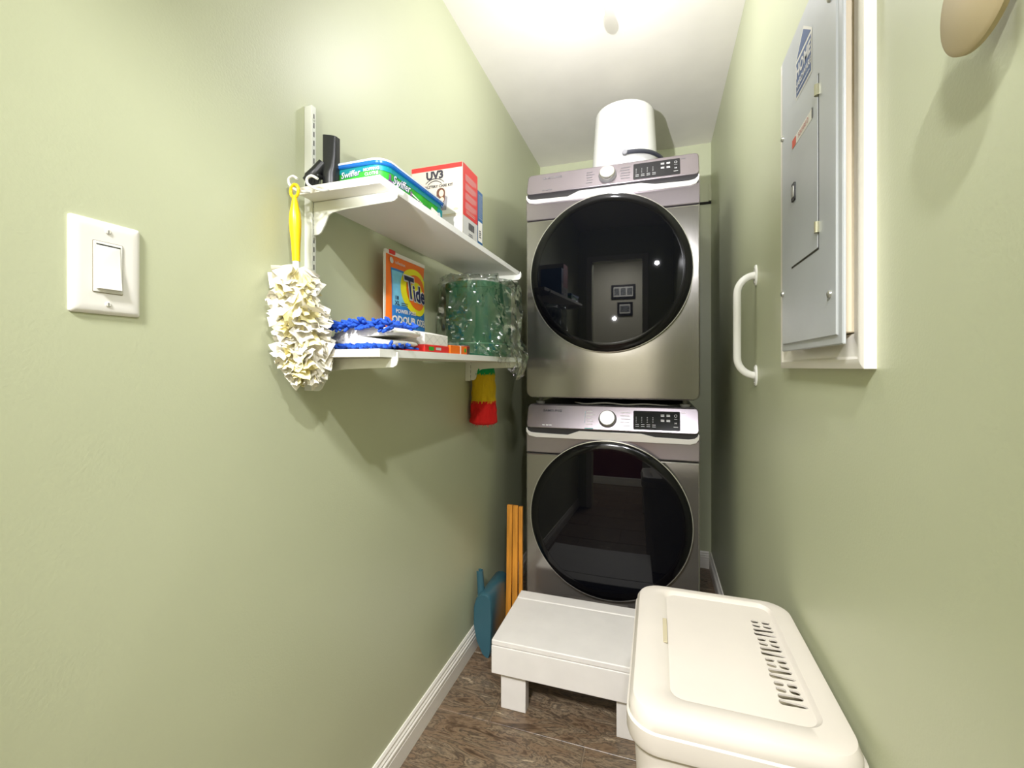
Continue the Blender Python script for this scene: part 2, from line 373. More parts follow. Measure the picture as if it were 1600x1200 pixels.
path = [(-.33, YF + .06, .982), (-.28, YF + .035, .978), (-.2, YF + .03, .984), (-.12, YF + .028, .979), (-.05, YF + .03, .983), (.03, YF + .05, .978), (.1, YF + .10, .976)]
def spline(P, n=6):
    P = [Vector(p) for p in P]; out = []
    for i in range(len(P) - 1):
        a, b, c, d = P[max(i - 1, 0)], P[i], P[i + 1], P[min(i + 2, len(P) - 1)]
        for k in range(n):
            u = k / n; out.append(.5 * ((2 * b) + (c - a) * u + (2 * a - 5 * b + 4 * c - d) * u * u + (3 * b - a - 3 * c + d) * u ** 3))
    return out + [P[-1]]
o = mb.tube(spline(path), .003, 8).build('power_cord', HOSE); o['label'] = 'thin grey cord lying in the gap between washer and dryer'; o['category'] = 'cord'

# ------------------------------------------------------------------ white bucket upside down on the dryer
bx, by, bz = -.135, 2.0, .985 + .9732
t = thing('bucket', 'white bucket standing upside down on top of the dryer', 'bucket', (bx, by, bz))
MB().lathe([(.143, bz), (.146, bz + .004), (.146, bz + .012), (.1415, bz + .014), (.140, bz + .05), (.1385, bz + .055), (.124, bz + .272), (.120, bz + .281), (.112, bz + .286), (.05, bz + .2865), (.002, bz + .2865)], (bx, by, 0), n=64).build('body', mat('glossy white plastic', (230, 230, 228), .22), t)
hp = [(bx + .012 + .15 * math.sin(a) * 1.02, by - .149 * math.cos(a), bz + .047 + .006 * math.sin(a * 2) - .02 * math.sin(a / 2) ** 2) for a in [PI * .96 * k / 24 for k in range(25)]]
ha = MB().tube(hp, .0085, 10).build('handle', mat('dark grey handle', (58, 60, 70), .3), t)
for p in (hp[0], hp[-1]): MB().lathe([(.0095, -.009), (.0115, -.004), (.0115, .004), (.0095, .009)], p, 'y', 20).build('pivot', mat('grey pivot', (112, 112, 116), .35), ha)

# ------------------------------------------------------------------ shelving
def perforated(y, z0, z1, label):
    t = thing('shelf_standard', label, 'shelf rail', (XL, y, z0), 'slotted wall rails of the shelves')
    out = [(0, 0), (0, .0035), (.0195, .0035), (.0195, 0)]
    MB().box(XL, -.6805, y - .0065, y + .0065, z0, z1).build('rail', BRKT, t, bevel=.0015)
    mb = MB(); z = z0 + .012
    while z < z1 - .02:
        mb.box(-.6807, -.6801, y - .0012, y + .0012, z, z + .011); z += .0185
    mb.build('slot_row', SLOT, t, smooth=0)['kind'] = 'stuff'
    for zz in (z0 + .1, z1 - .03, (z0 + z1) / 2 + .02):
        MB().lathe([(.003, -.6806), (.0028, -.6793), (.001, -.679)], (0, y, zz), 'x', 12).build('screw', SCREW, t)
perforated(.7465, 1.081, 1.676, 'near white slotted wall rail beside the yellow-handled duster')
perforated(1.5635, 1.078, 1.676, 'far white slotted wall rail beside the rainbow duster')
def bracket(y, z, label):
    t = thing('shelf_bracket', label, 'bracket', (-.6795, y, z), 'white brackets under the shelves')
    out = [(-.6795, z), (-.488, z), (-.482, z + .002), (-.481, z + .010), (-.4785, z + .010), (-.478, z - .006), (-.4805, z - .015), (-.488, z - .0195), (-.60, z - .0235), (-.632, z - .0265), (-.642, z - .031), (-.6515, z - .050), (-.661, z - .065), (-.668, z - .069), (-.6795, z - .069)]
    MB().prism(out, FY, y - .0018, y + .0018).build('arm', BRKT, t, bevel=.0006)
    MB().box(-.6795, -.486, y - .0018, y + .009, z - .0018, z).build('flange', BRKT, t, bevel=.0005)
ST, SB, SY0, SY1, TH = 1.490, 1.165, .705, 1.616, .0155
for zt, lab in ((ST, 'top'), (SB, 'lower')):
    what = {'top': ('near bracket under the upper shelf, above the blue mop pad', 'far bracket under the upper shelf, above the bagged green drum'), 'lower': ('near bracket under the lower shelf, beside the fluffy duster head', 'far bracket under the lower shelf, beside the rainbow duster')}[lab]
    bracket(.7465, zt - TH, what[0]); bracket(1.5635, zt - TH, what[1])
for zt, lab in ((ST, 'upper white laminate wall shelf carrying boxes'), (SB, 'lower white laminate wall shelf carrying mop pad and detergent pouch')):
    s = thing('wall_shelf', lab, 'shelf', (-.585, SY0, zt - TH), 'white wall shelves')
    MB().box(-.6790, -.492, SY0, SY1, zt - TH, zt).build('board', SHELFM, s, bevel=.0008)
    MB().box(-.492, -.4912, SY0, SY1, zt - TH, zt).build('edge_band', WHITE, s, smooth=0)

# hooks on the near end of the upper shelf
def hook(pts, label):
    o = MB().tube(spline(pts, 8), .0026, 8).build('cup_hook', WHITE)
    o['label'] = label; o['category'] = 'hook'; o['group'] = 'white hooks on the shelf end'
hook([(-.652, .706, 1.478), (-.656, .694, 1.474), (-.668, .686, 1.476), (-.680, .682, 1.486), (-.681, .681, 1.497), (-.671, .681, 1.501), (-.661, .682, 1.495)], 'left white hook on the shelf end, the yellow duster hangs on it')
hook([(-.607, .706, 1.478), (-.610, .694, 1.471), (-.622, .688, 1.473), (-.637, .684, 1.482), (-.638, .682, 1.492), (-.627, .681, 1.496), (-.613, .682, 1.489)], 'empty white hook on the shelf end beside the black nozzles')

# ------------------------------------------------------------------ yellow handled duster
t = thing('fluffy_duster', 'cream fluffy duster with yellow handle hanging from the shelf hook', 'duster', (-.667, .68, 1.474))
ring = [(-.668 + .0095 * math.cos(a), .681 + .001, 1.4725 + .0125 * math.sin(a)) for a in [2 * PI * k / 20 for k in range(21)]]
MB().tube(ring, .0032, 8, caps=False).build('hanging_ring', YEL, t)
hz = [(1.463, .0035), (1.455, .005), (1.445, .0068), (1.428, .0102), (1.412, .0112), (1.395, .0105), (1.37, .0085), (1.35, .0075), (1.335, .0072)]
MB().tube([(-.667 + (1.463 - z) * .03, .681, z) for z, r in hz], [r for z, r in hz], 14).build('handle', YEL, t)
MB().tube([(-.6632, .681, 1.336), (-.6625, .681, 1.300)], .0066, 12).build('label_sleeve', PEARL, t)
def tuft(mbs, n, seed):
    rnd = random.Random(seed)
    for i in range(n):
        s = (i + .5) / n; z = 1.322 - .205 * s + rnd.uniform(-.006, .006); a = rnd.uniform(0, 2 * PI)
        prof = (math.sin(PI * min(1, max(.03, s * .95 + .03))) ** .5)
        cx, cy = -.6555 + .014 * s, .676 + .010 * s
        rx, ry = .030 * prof, .044 * prof
        dirv = Vector((math.cos(a) * rx, math.sin(a) * ry, 0)); base = Vector((cx, cy, z)) + dirv * rnd.uniform(.35, .65)
        out = dirv.normalized(); dn = (out * rnd.uniform(.5, 1.1) + Vector((rnd.uniform(-.4, .4), rnd.uniform(-.4, .4), rnd.uniform(-1.3, .1)))).normalized()
        sd = dn.cross(Vector((rnd.uniform(-1.3, 1.3), rnd.uniform(-1.3, 1.3), .6))).normalized(); up = sd.cross(dn)
        L = rnd.uniform(.026, .044) * (.7 + .3 * prof); W = rnd.uniform(.009, .019); ph = rnd.uniform(0, 6); nu, nv = 6, 5; cr = rnd.uniform(.0008, .003)
        def fn(u, v):
            p = base + dn * (v * L) + sd * ((u - .5) * 2 * W * (.5 + .6 * v)) + up * (cr * math.sin(u * 9 + ph) * (.3 + v) - .007 * v * v)
            if p.x < XL + .0015: p.x = XL + .0015 + .001 * rnd.random()
            if p.y > .7375 and p.x < -.6775: p.x = -.6775
            return p
        q = mbs[0] if rnd.random() > (.45 if (4.6 < a < 6.2) else .06) else mbs[1]; q.grid(fn, nu, nv)
a_, b_ = MB(), MB(); tuft((a_, b_), 480, 5)
core = MB().loft([[Vector((-.6555 + .014 * s + .026 * pr * math.cos(k * PI / 8), .676 + .01 * s + .036 * pr * math.sin(k * PI / 8), 1.318 - .195 * s)) for k in range(16)] for s, pr in ((0, .5), (.15, .9), (.4, 1), (.7, 1), (.9, .8), (1, .4))])
hd = core.build('duster_head', CREAM, t)
o = a_.build('fibre_strips', CREAM, hd, smooth=60, recalc=False); o['kind'] = 'stuff'
o = b_.build('fibre_strips', YFIB, hd, smooth=60, recalc=False); o['kind'] = 'stuff'; o['label'] = 'pale yellow fibre strips'

# ------------------------------------------------------------------ black vacuum nozzles on the upper shelf
t = thing('crevice_nozzle', 'black plastic crevice nozzle standing upright on the upper shelf', 'vacuum nozzle', (-.628, .737, ST))
def ring_sq(cx, cy, z, hx, hy, e=3.2, n=24, dz=None):
    out = []
    for k in range(n):
        a = 2 * PI * k / n; c, s = math.cos(a), math.sin(a)
        x = hx * math.copysign(abs(c) ** (2 / e), c); y = hy * math.copysign(abs(s) ** (2 / e), s)
        out.append(Vector((cx + x, cy + y, z + (dz(x, y) if dz else 0))))
    return out
cx, cy = -.628, .737
MB().loft([ring_sq(cx, cy, ST, .0165, .0165, 2), ring_sq(cx, cy, ST + .030, .0165, .0165, 2), ring_sq(cx, cy, ST + .042, .0165, .013, 2.6), ring_sq(cx, cy, ST + .062, .0165, .010, 4), ring_sq(cx, cy, ST + .108, .0165, .009, 5, dz=lambda x, y: -x * .25), ring_sq(cx, cy, ST + .107, .0145, .007, 5, dz=lambda x, y: -x * .25), ring_sq(cx, cy, ST + .08, .0145, .007, 5)]).build('tube', BLACKP, t)
t = thing('brush_nozzle', 'black brush nozzle lying on the upper shelf, bristles towards the hooks', 'vacuum nozzle', (-.66, .728, ST))
P0, P1 = Vector((-.670, .719, ST + .014)), Vector((-.644, .7335, ST + .054)); d = (P1 - P0)
MB().tube([P0, P0 + d * .12, P0 + d * .2, P0 + d * .55, P1], [.0125, .0125, .0145, .0125, .0115], 18).build('nozzle_body', BLACKP, t)
mb = MB()
for k in range(34):
    u = -.0155 + .031 * (k / 33)
    p = Vector((-.655 + u * .95, .7135 + (k % 3) * .004, ST + .020)); mb.tube([p, p + Vector((random.uniform(-.001, .001), -.002, -.0195))], .0008, 5)
o = mb.build('bristles', BLACKP, t); o['kind'] = 'stuff'
MB().box(-.673, -.637, .710, .728, ST + .018, ST + .026).build('bristle_bar', BLACKP, t, bevel=.003)

# ------------------------------------------------------------------ mopping cloth tub
t = thing('mopping_cloth_tub', 'green and blue plastic tub of mopping cloths on the upper shelf', 'tub', (-.582, .87, ST))
tx0, tx1, ty0, ty1 = -.664, -.507, .742, 1.008
rr = lambda inset, z, r=.03: [Vector((x, y, z)) for x, y in rrect(tx0 + inset, tx1 - inset, ty0 + inset, ty1 - inset, r, 8)]
MB().loft([rr(.007, ST), rr(.004, ST + .004), rr(.0015, ST + .040), rr(.0015, ST + .042)]).build('tub_wall', GPRINT, t)
lid = MB().loft([rr(-.002, ST + .041), rr(-.004, ST + .043), rr(-.004, ST + .049), rr(-.002, ST + .0515), rr(.004, ST + .052), rr(.008, ST + .0495), rr(.02, ST + .0495)]).build('lid', mat('blue lid plastic', (18, 92, 166), .25), t)
MB().loft([rr(-.0046, ST + .0475), rr(-.0052, ST + .0495), rr(-.003, ST + .0525), rr(.002, ST + .053)], caps=False).build('clear_rim', mat('pale clear rim', (206, 222, 232), .15), lid)
MB().loft([rr(.0009, ST + .031), rr(.0006, ST + .041)], caps=False).build('blue_band', TPRINT, t)
N1 = lambda x, z, k=.0012: (x, ty0 + .0045 - k - (z - ST) * .07, z)
E1 = lambda y, z, k=.0012: (tx1 - .0045 + k + (z - ST) * .07, y, z)
for F, spots, fs_, hz_ in ((lambda x, z: N1(x, z), [(-.587, 'x')], .0165, .029), (lambda y, z: E1(y, z), [(.807, 'y')], .0235, .023)):
    c0 = spots[0][0]
    back = MB(); lettering(back, 'Swiffer', fs_, lambda x, z: F(c0 + x, ST + hz_ + z), 0, 0, rot=.06, bold=.045, shear=.25)
    decal('lettering_outline', DBLUE, t, back)
    G = (lambda x, z: N1(x, z, .0017)) if spots[0][1] == 'x' else (lambda y, z: E1(y, z, .0017))
    front = MB(); lettering(front, 'Swiffer', fs_, lambda x, z: G(c0 + x, ST + hz_ + z), 0, 0, rot=.06, bold=.012, shear=.25)
    decal('lettering', INKW, t, front)
q = MB(); lettering(q, 'MOPPING', .0085, lambda x, z: N1(x, z, .0016), -.537, ST + .033, bold=.02); lettering(q, 'CLOTHS', .0085, lambda x, z: N1(x, z, .0016), -.537, ST + .0245, bold=.02)
decal('small_lettering', INKW, t, q)
decal('bottle_print', PURP, t, fan(fan(MB(), lambda x, z: E1(x, z, .0014), ell(.768, ST + .008, .014, .009)), lambda x, z: E1(x, z, .0014), rrect(.7615, .7685, ST + .008, ST + .028, .003)))
decal('bottle_print', PURP, t, fan(MB(), lambda x, z: E1(x, z, .0014), rrect(.842, .850, ST + .004, ST + .024, .003)))
decal('white_print', PEARL, t, fan(fan(MB(), lambda x, z: E1(x, z, .0014), [(.93, ST + .004), (.965, ST + .003), (.972, ST + .018), (.937, ST + .022)]), lambda x, z: E1(x, z, .0014), [(.842, ST + .019), (.895, ST + .012), (.895, ST + .015), (.842, ST + .022)]))
decal('teal_print', TPRINT, t, fan(MB(), lambda x, z: E1(x, z, .0012), [(.955, ST + .002), (.992, ST + .002), (.992, ST + .030), (.968, ST + .030)]))
decal('wipe_print', INKW, t, fan(MB(), lambda x, z: E1(x, z, .0019), ell(.976, ST + .012, .006, .009)))
q = MB(); rnd = random.Random(3)
for k in range(26): a, b = .835 + k * .0042, ST + .006 + rnd.uniform(0, .006); q.add([E1(a, b - .003, .0018), E1(a + .002, b - .003, .0018), E1(a + .004, b + .004, .0018), E1(a + .001, b + .004, .0018)], [(0, 1, 2, 3)])
decal('small_print', NAVY, t, q)

# ------------------------------------------------------------------ upholstery kit box
t = thing('care_kit_box', 'red and cream upholstery care kit box standing on the upper shelf', 'box', (-.586, 1.162, ST))
kx0, kx1, ky0, ky1, kz = -.667, -.507, 1.11, 1.215, ST + .207
MB().box(kx0, kx1, ky0, ky1, ST, kz).build('carton', mat('cream card', (184, 177, 158), .5), t, bevel=.0015)
FN = lambda x, z, k=.0008: (x, ky0 - k, z); FE = lambda y, z, k=.0008: (kx1 + k, y, z)
quad = lambda mb, F, a0, a1, b0, b1: mb.add([F(a0, b0), F(a1, b0), F(a1, b1), F(a0, b1)], [(0, 1, 2, 3)])
decal('red_panel', RED, t, quad(quad(MB(), FE, ky0 + .001, ky1 - .001, ST + .062, kz - .001), FN, kx0 + .001, kx1 - .001, kz - .014, kz - .001))
decal('grey_panel', GREYC, t, quad(quad(MB(), FE, ky0 + .001, ky1 - .001, ST + .001, ST + .061), FN, kx0 + .001, kx1 - .001, ST + .001, ST + .058))
q = MB(); lettering(q, 'UV3', .030, lambda x, z: FN(x, z, .0014), -.592, ST + .178, rot=.03, bold=.05)
lettering(q, 'UPHOLSTERY CARE KIT', .0102, lambda x, z: FN(x, z, .0014), -.590, ST + .147, bold=.03, squeeze=1.0)
for k in range(2):
    arc = [(-.592 + (.034 - k * .008) * math.cos(a), ST + .142 - k * .003 + (.026 - k * .003) * math.sin(a)) for a in [PI * (.18 + .64 * j / 14) for j in range(15)]]
    q.add([FN(x, z + s, .0013) for s in (0, .0024) for x, z in arc], [(i, i + 1, 16 + i, 15 + i) for i in range(14)])
decal('lettering', INKD, t, q)
decal('sofa_print', mat('grey sofa print', (176, 176, 164), .5), t, fan(MB(), lambda x, z: FN(x, z, .0009), rrect(-.555, -.511, ST + .074, ST + .122, .018)))
decal('cushion_print', mat('pale sofa print', (192, 192, 180), .5), t, fan(MB(), lambda x, z: FN(x, z, .0013), rrect(-.578, -.512, ST + .066, ST + .094, .013)))
decal('hair_print', HAIRP, t, fan(MB(), lambda x, z: FN(x, z, .0018), rrect(-.586, -.560, ST + .098, ST + .141, .012)))
decal('face_print', SKIN, t, fan(fan(MB(), lambda x, z: FN(x, z, .0022), ell(-.571, ST + .126, .0074, .0095, 18)), lambda x, z: FN(x, z, .0026), ell(-.569, ST + .108, .0065, .0065, 14)))
decal('sleeve_print', INKG, t, fan(MB(), lambda x, z: FN(x, z, .0016), [(-.572, ST + .078), (-.556, ST + .078), (-.552, ST + .114), (-.560, ST + .119)]))
decal('dish_print', mat('ochre print', (206, 196, 140), .5), t, fan(fan(MB(), lambda x, z: FN(x, z, .0018), ell(-.527, ST + .078, .008, .004, 16)), lambda x, z: FN(x, z, .0011), ell(-.55, ST + .068, .010, .004, 16)))
q = MB()
for b in range(4):
    for l in range(4): quad(q, lambda x, z: FE(x, z, .0013), ky0 + .016, ky1 - .012 - (l == 3) * .02, kz - .030 - b * .026 - l * .0048, kz - .0283 - b * .026 - l * .0048)
for l in range(2): quad(q, lambda x, z: FE(x, z, .0013), ky0 + .02, ky1 - .02, ST + .072 + l * .005, ST + .0735 + l * .005)
decal('small_print', GREYC, t, q)
q = MB()
for k in range(9): quad(q, lambda x, z: FE(x, z, .0013), ky0 + .038 + k * .0045, ky0 + .040 + k * .0045 + (k % 3) * .0007, ST + .030, ST + .050)
for k in range(3): fan(q, lambda x, z: FE(x, z, .0013), [(ky0 + .036 + k * .002, ST + .008 + k * .005), (ky0 + .07 - k * .002, ST + .008 + k * .005), (ky0 + .07 - k * .002, ST + .010 + k * .005), (ky0 + .036 + k * .002, ST + .010 + k * .005)])
decal('barcode', INKD, t, q)
t = thing('blue_box', 'slim blue and white carton behind the red kit box', 'box', (-.57, 1.238, ST))
MB().box(-.64, -.507, 1.2175, 1.257, ST, ST + .17).build('carton', mat('blue card', (42, 98, 150), .4), t, bevel=.001)
FE2 = lambda y, z, k=.0008: (-.507 + k, y, z)
decal('white_panel', PEARL, t, quad(MB(), FE2, 1.219, 1.252, ST + .018, ST + .078))
q = MB()
for l in range(11): quad(q, lambda x, z: FE2(x, z, .001), 1.222, 1.252 - (l % 3) * .004, ST + .088 + l * .0068, ST + .0895 + l * .0068)
decal('small_print', GREYC, t, q)
q = MB()
for l in range(4): quad(q, lambda x, z: FE2(x, z, .0014), 1.226, 1.242 - (l % 2) * .004, ST + .030 + l * .006, ST + .033 + l * .006)
decal('dark_print', INKD, t, q)

# ------------------------------------------------------------------ detergent pouch
t = thing('detergent_pouch', 'orange and blue detergent pouch standing on the lower shelf', 'pouch', (-.66, 1.07, SB))
py0, py1, pz0, pz1 = .971, 1.171, SB, SB + .262
def bul(y, z):
    u = (y - py0) / (py1 - py0); v = (z - pz0) / (pz1 - pz0)
    u = min(1, max(0, u)); v = min(1, max(0, v))
    return .024 * (math.sin(PI * u) ** .6) * (1 - v) ** .55 + .0016 * math.sin(u * 7 + v * 9) * math.sin(PI * u)
def outl(y, z):
    v = (z - pz0) / (pz1 - pz0); return (y + .003 * math.sin(v * 7) * (1 if y > (py0 + py1) / 2 else -.4), z)
X0 = -.662
def PF(y, z, k=.0008): return (X0 + bul(y, z) + k, outl(y, z)[0], z)
def pouch(sign):
    mb = MB(); mb.grid(lambda u, v: (X0 + sign * bul(py0 + u * (py1 - py0), pz0 + v * (pz1 - pz0)), outl(py0 + u * (py1 - py0), 0 + pz0 + v * (pz1 - pz0))[0], pz0 + v * (pz1 - pz0)), 20, 24); return mb
mb = pouch(1); mb2 = pouch(-.9); mb.add(mb2.v, mb2.f); mb.build('pouch_skin', ORANGE, t, smooth=60)
MB().box(X0 - .0015, X0 + .0015, py0 - .004, py0 + .004, pz0, pz1).build('side_seal', PEARL, t, bevel=.0005)
MB().box(X0 - .003, X0 + .004, py0, py1, pz1 - .002, pz1 + .008).build('zip_seal', PEARL, t, bevel=.001)
MB().box(X0 - .005, X0 + .007, py0 + .014, py0 + .040, pz1 - .001, pz1 + .010).build('zip_slider', RED, t, bevel=.002)
def patch(name, m, y0, y1, z0, z1, k, cut=None):
    mb = MB(); mb.grid(lambda u, v: PF(y0 + u * (y1 - y0), z0 + v * ((z1 if cut is None else cut(y0 + u * (y1 - y0))) - z0), k), 16, 16); return decal(name, m, t, mb)
patch('blue_field', BLUE, py0 + .020, py1 - .002, pz0 + .002, pz1 - .036, .0008)
patch('pale_field', LBLUE, py0 + .022, py0 + .090, pz0 + .128, pz1 - .042, .0013)
cyy, czz = py0 + .134, pz0 + .176
CL = lambda k: (lambda y, z: PF(min(y, py1 - .0015), z, k))
for nm, m_, rx, rz, k, off in (('yellow_ring', YPRINT, .082, .066, .0019, 0), ('orange_ring', ORANGE, .060, .050, .0026, .004), ('yellow_core', YPRINT, .036, .030, .0033, .006)):
    decal(nm, m_, t, fan(MB(), CL(k), ell(cyy + off, czz, rx, rz)))
for nm, m_, bo, k in (('logo_outline', INKW, .075, .0046), ('logo_lettering', NAVY, .03, .0054)):
    decal(nm, m_, t, lettering(lettering(MB(), 'T', .084, CL(k), py0 + .096, czz + .004, bold=bo), 'ide', .063, CL(k), py0 + .151, czz - .006, bold=bo))
q = MB(); F = lambda y, z: PF(y, z, .0024)
lettering(q, 'POWER PODS', .0140, F, py0 + .076, pz0 + .113, bold=.03); lettering(q, 'ODOUR ODEN', .0265, F, py0 + .106, pz0 + .090, bold=.04, squeeze=.98)
lettering(q, 'collection', .0125, F, py0 + .063, pz1 - .019, bold=.01); fan(q, F, ell(py0 + .024, pz1 - .017, .0075, .0085, 16))
decal('white_lettering', INKW, t, q)
q = MB(); lettering(q, '18', .014, F, py0 + .036, pz0 + .148, bold=.03); lettering(q, 'XL', .015, F, py0 + .038, pz0 + .134, bold=.03)
for k in range(2): quad(q, F, py0 + .053, py0 + .080, pz0 + .130 + k * .005, pz0 + .132 + k * .005)
decal('dark_lettering', NAVY, t, q)

# ------------------------------------------------------------------ blue mop pad
t = thing('mop_pad', 'blue noodle mop pad with white towel side, folded on the lower shelf', 'mop pad', (-.59, .81, SB))
def layer(z0, z1, x0, x1, y0, y1):
    return lambda u, v: 0
rings = []
prof = [(-.500, SB + .044), (-.54, SB + .050), (-.60, SB + .049), (-.645, SB + .036), (-.656, SB + .022), (-.645, SB + .012), (-.60, SB + .006), (-.50, SB + .006),
        (-.497, SB + .020), (-.55, SB + .0235), (-.60, SB + .024), (-.628, SB + .024), (-.60, SB + .0265), (-.55, SB + .0275), (-.500, SB + .030), (-.493, SB + .036)]
MB().loft([[Vector((x, yy, z + dz)) for x, z in prof] for yy, dz in ((.758, .001), (.765, 0), (.82, .003), (.865, .001), (.87, 0))]).build('towel_side', TOWEL, t, sub=1, smooth=180)
mb = MB(); rnd = random.Random(11)
def noodle(p, d, L=.0165, r=.0036):
    p = Vector(p); d = Vector(d).normalized(); p = Vector((p.x, p.y, max(p.z, SB + .0038 + max(0, -d.z) * L)))
    mb.tube([p, p + d * .0012, p + d * L * .6, p + d * (L - .0015), p + d * L], [.0006, r * .85, r, r * .8, .0006], 6)
for k in range(250):
    s = rnd.random()
    yy = rnd.uniform(.75, .868) if k % 5 else .755
    if s < .55: x = rnd.uniform(-.655, -.498); z = SB + .047 + .006 * math.sin((x + .66) * 16) + rnd.uniform(-.002, .003); d = (rnd.uniform(-.8, .8), rnd.uniform(-1, .2), rnd.uniform(-.1, .6))
    elif s < .65: a = rnd.uniform(PI / 2, 3 * PI / 2); x = -.645 + .016 * math.cos(a); z = SB + .023 + .017 * math.sin(a); d = (-1, rnd.uniform(-1, .3), rnd.uniform(-.3, .3)); x = max(x, -.662)
    else: x = rnd.uniform(-.655, -.490); z = SB + .004 + rnd.uniform(0, .006); d = (rnd.uniform(-.6, .6), rnd.uniform(-1, 0), rnd.uniform(-.1, .3))
    noodle((x, yy, z), d)
for k in range(34): noodle((-.65 + k * .0047, .757 - rnd.random() * .004, SB + .043 + .007 * math.sin(k * .10) + rnd.uniform(-.003, .003)), (rnd.uniform(-.5, .5), -1, rnd.uniform(-.8, .2)))
for k in range(34): noodle((-.65 + k * .0047, .757 - rnd.random() * .006, SB + .007 + rnd.uniform(-.002, .004)), (rnd.uniform(-.9, .9), -1, rnd.uniform(-.1, .2)))
o = mb.build('noodles', NOOD, t, smooth=80); o['kind'] = 'stuff'

# ------------------------------------------------------------------ white box with red base, orange pack
t = thing('dryer_sheet_box', 'low white box with red lower band next to the blue mop pad', 'box', (-.57, .93, SB))
MB().box(-.600, -.497, .884, 1.005, SB + .0006, SB + .017).build('red_base', RED, t, bevel=.001)
MB().prism([(-.598, SB + .017), (-.499, SB + .017), (-.499, SB + .043), (-.545, SB + .0525), (-.598, SB + .048)], FY, .886, 1.003).build('white_top', PEARL, t, bevel=.0012)
FE3 = lambda y, z, k=.0006: (-.499 + k, y, z)
q = MB()
for k in range(3):
    for sg in (0, 1):
        a, b = .89 + k * .037, .89 + (k + 1) * .037
        if sg: a, b = b, a
        q.add([FE3(a, SB + .019), FE3(a + .0016, SB + .019), FE3(b + .0016, SB + .041), FE3(b, SB + .041)], [(0, 1, 2, 3)])
decal('cross_lines', GREYC, t, q)
FE4 = lambda y, z: (-.497 + .0007, y, z)
decal('green_print', GPRINT, t, quad(MB(), FE4, .902, .926, SB + .004, SB + .013)); decal('pale_print', GREYC, t, quad(MB(), FE4, .935, .962, SB + .006, SB + .012))
t = thing('red_leaflet', 'red and orange card under the blue mop pad by the white box', 'card', (-.56, .86, SB))
MB().box(-.62, -.4975, .815, .883, SB, SB + .003).build('card', RED, t)
decal('orange_print', ORANGE, t, MB().add([(-.6, .818, SB + .0034), (-.499, .818, SB + .0034), (-.499, .85, SB + .0034), (-.6, .85, SB + .0034)], [(0, 1, 2, 3)]))
decal('green_print', GPRINT, t, MB().add([(-.53, .852, SB + .0034), (-.502, .852, SB + .0034), (-.502, .876, SB + .0034), (-.53, .876, SB + .0034)], [(0, 1, 2, 3)]))
t = thing('orange_pack', 'small orange carton at the front edge of the lower shelf', 'box', (-.51, 1.06, SB))
MB().box(-.53, -.495, 1.010, 1.112, SB, SB + .0215).build('carton', ORANGE, t, bevel=.001)
MB().box(-.5305, -.4945, 1.068, 1.073, SB + .0002, SB + .0220).build('white_band', PEARL, t)
decal('end_print', GPRINT, t, fan(MB(), lambda y, z: (-.4944, y, z), ell(1.100, SB + .011, .006, .006, 14)))
t = thing('small_bottle', 'tiny white bottle with red cap behind the orange carton', 'bottle', (-.55, 1.045, SB))
MB().lathe([(.009, SB), (.0095, SB + .002), (.0095, SB + .026), (.005, SB + .030)], (-.55, 1.045, 0), n=20).build('body', PEARL, t)
MB().lathe([(.0055, SB + .030), (.0055, SB + .039), (.005, SB + .040)], (-.55, 1.045, 0), n=16).build('cap', RED, t)
t = thing('dark_tin', 'low dark brown tin beside the bagged green drum', 'tin', (-.54, 1.155, SB))
MB().lathe([(.03, SB), (.031, SB + .002), (.031, SB + .018), (.03, SB + .02)], (-.54, 1.155, 0), n=30).build('body', mat('dark brown tin', (66, 48, 40), .4), t)
MB().lathe([(.0318, SB + .018), (.032, SB + .024), (.030, SB + .026)], (-.54, 1.155, 0), n=30).build('lid', mat('dark red lid', (120, 40, 34), .4), t)

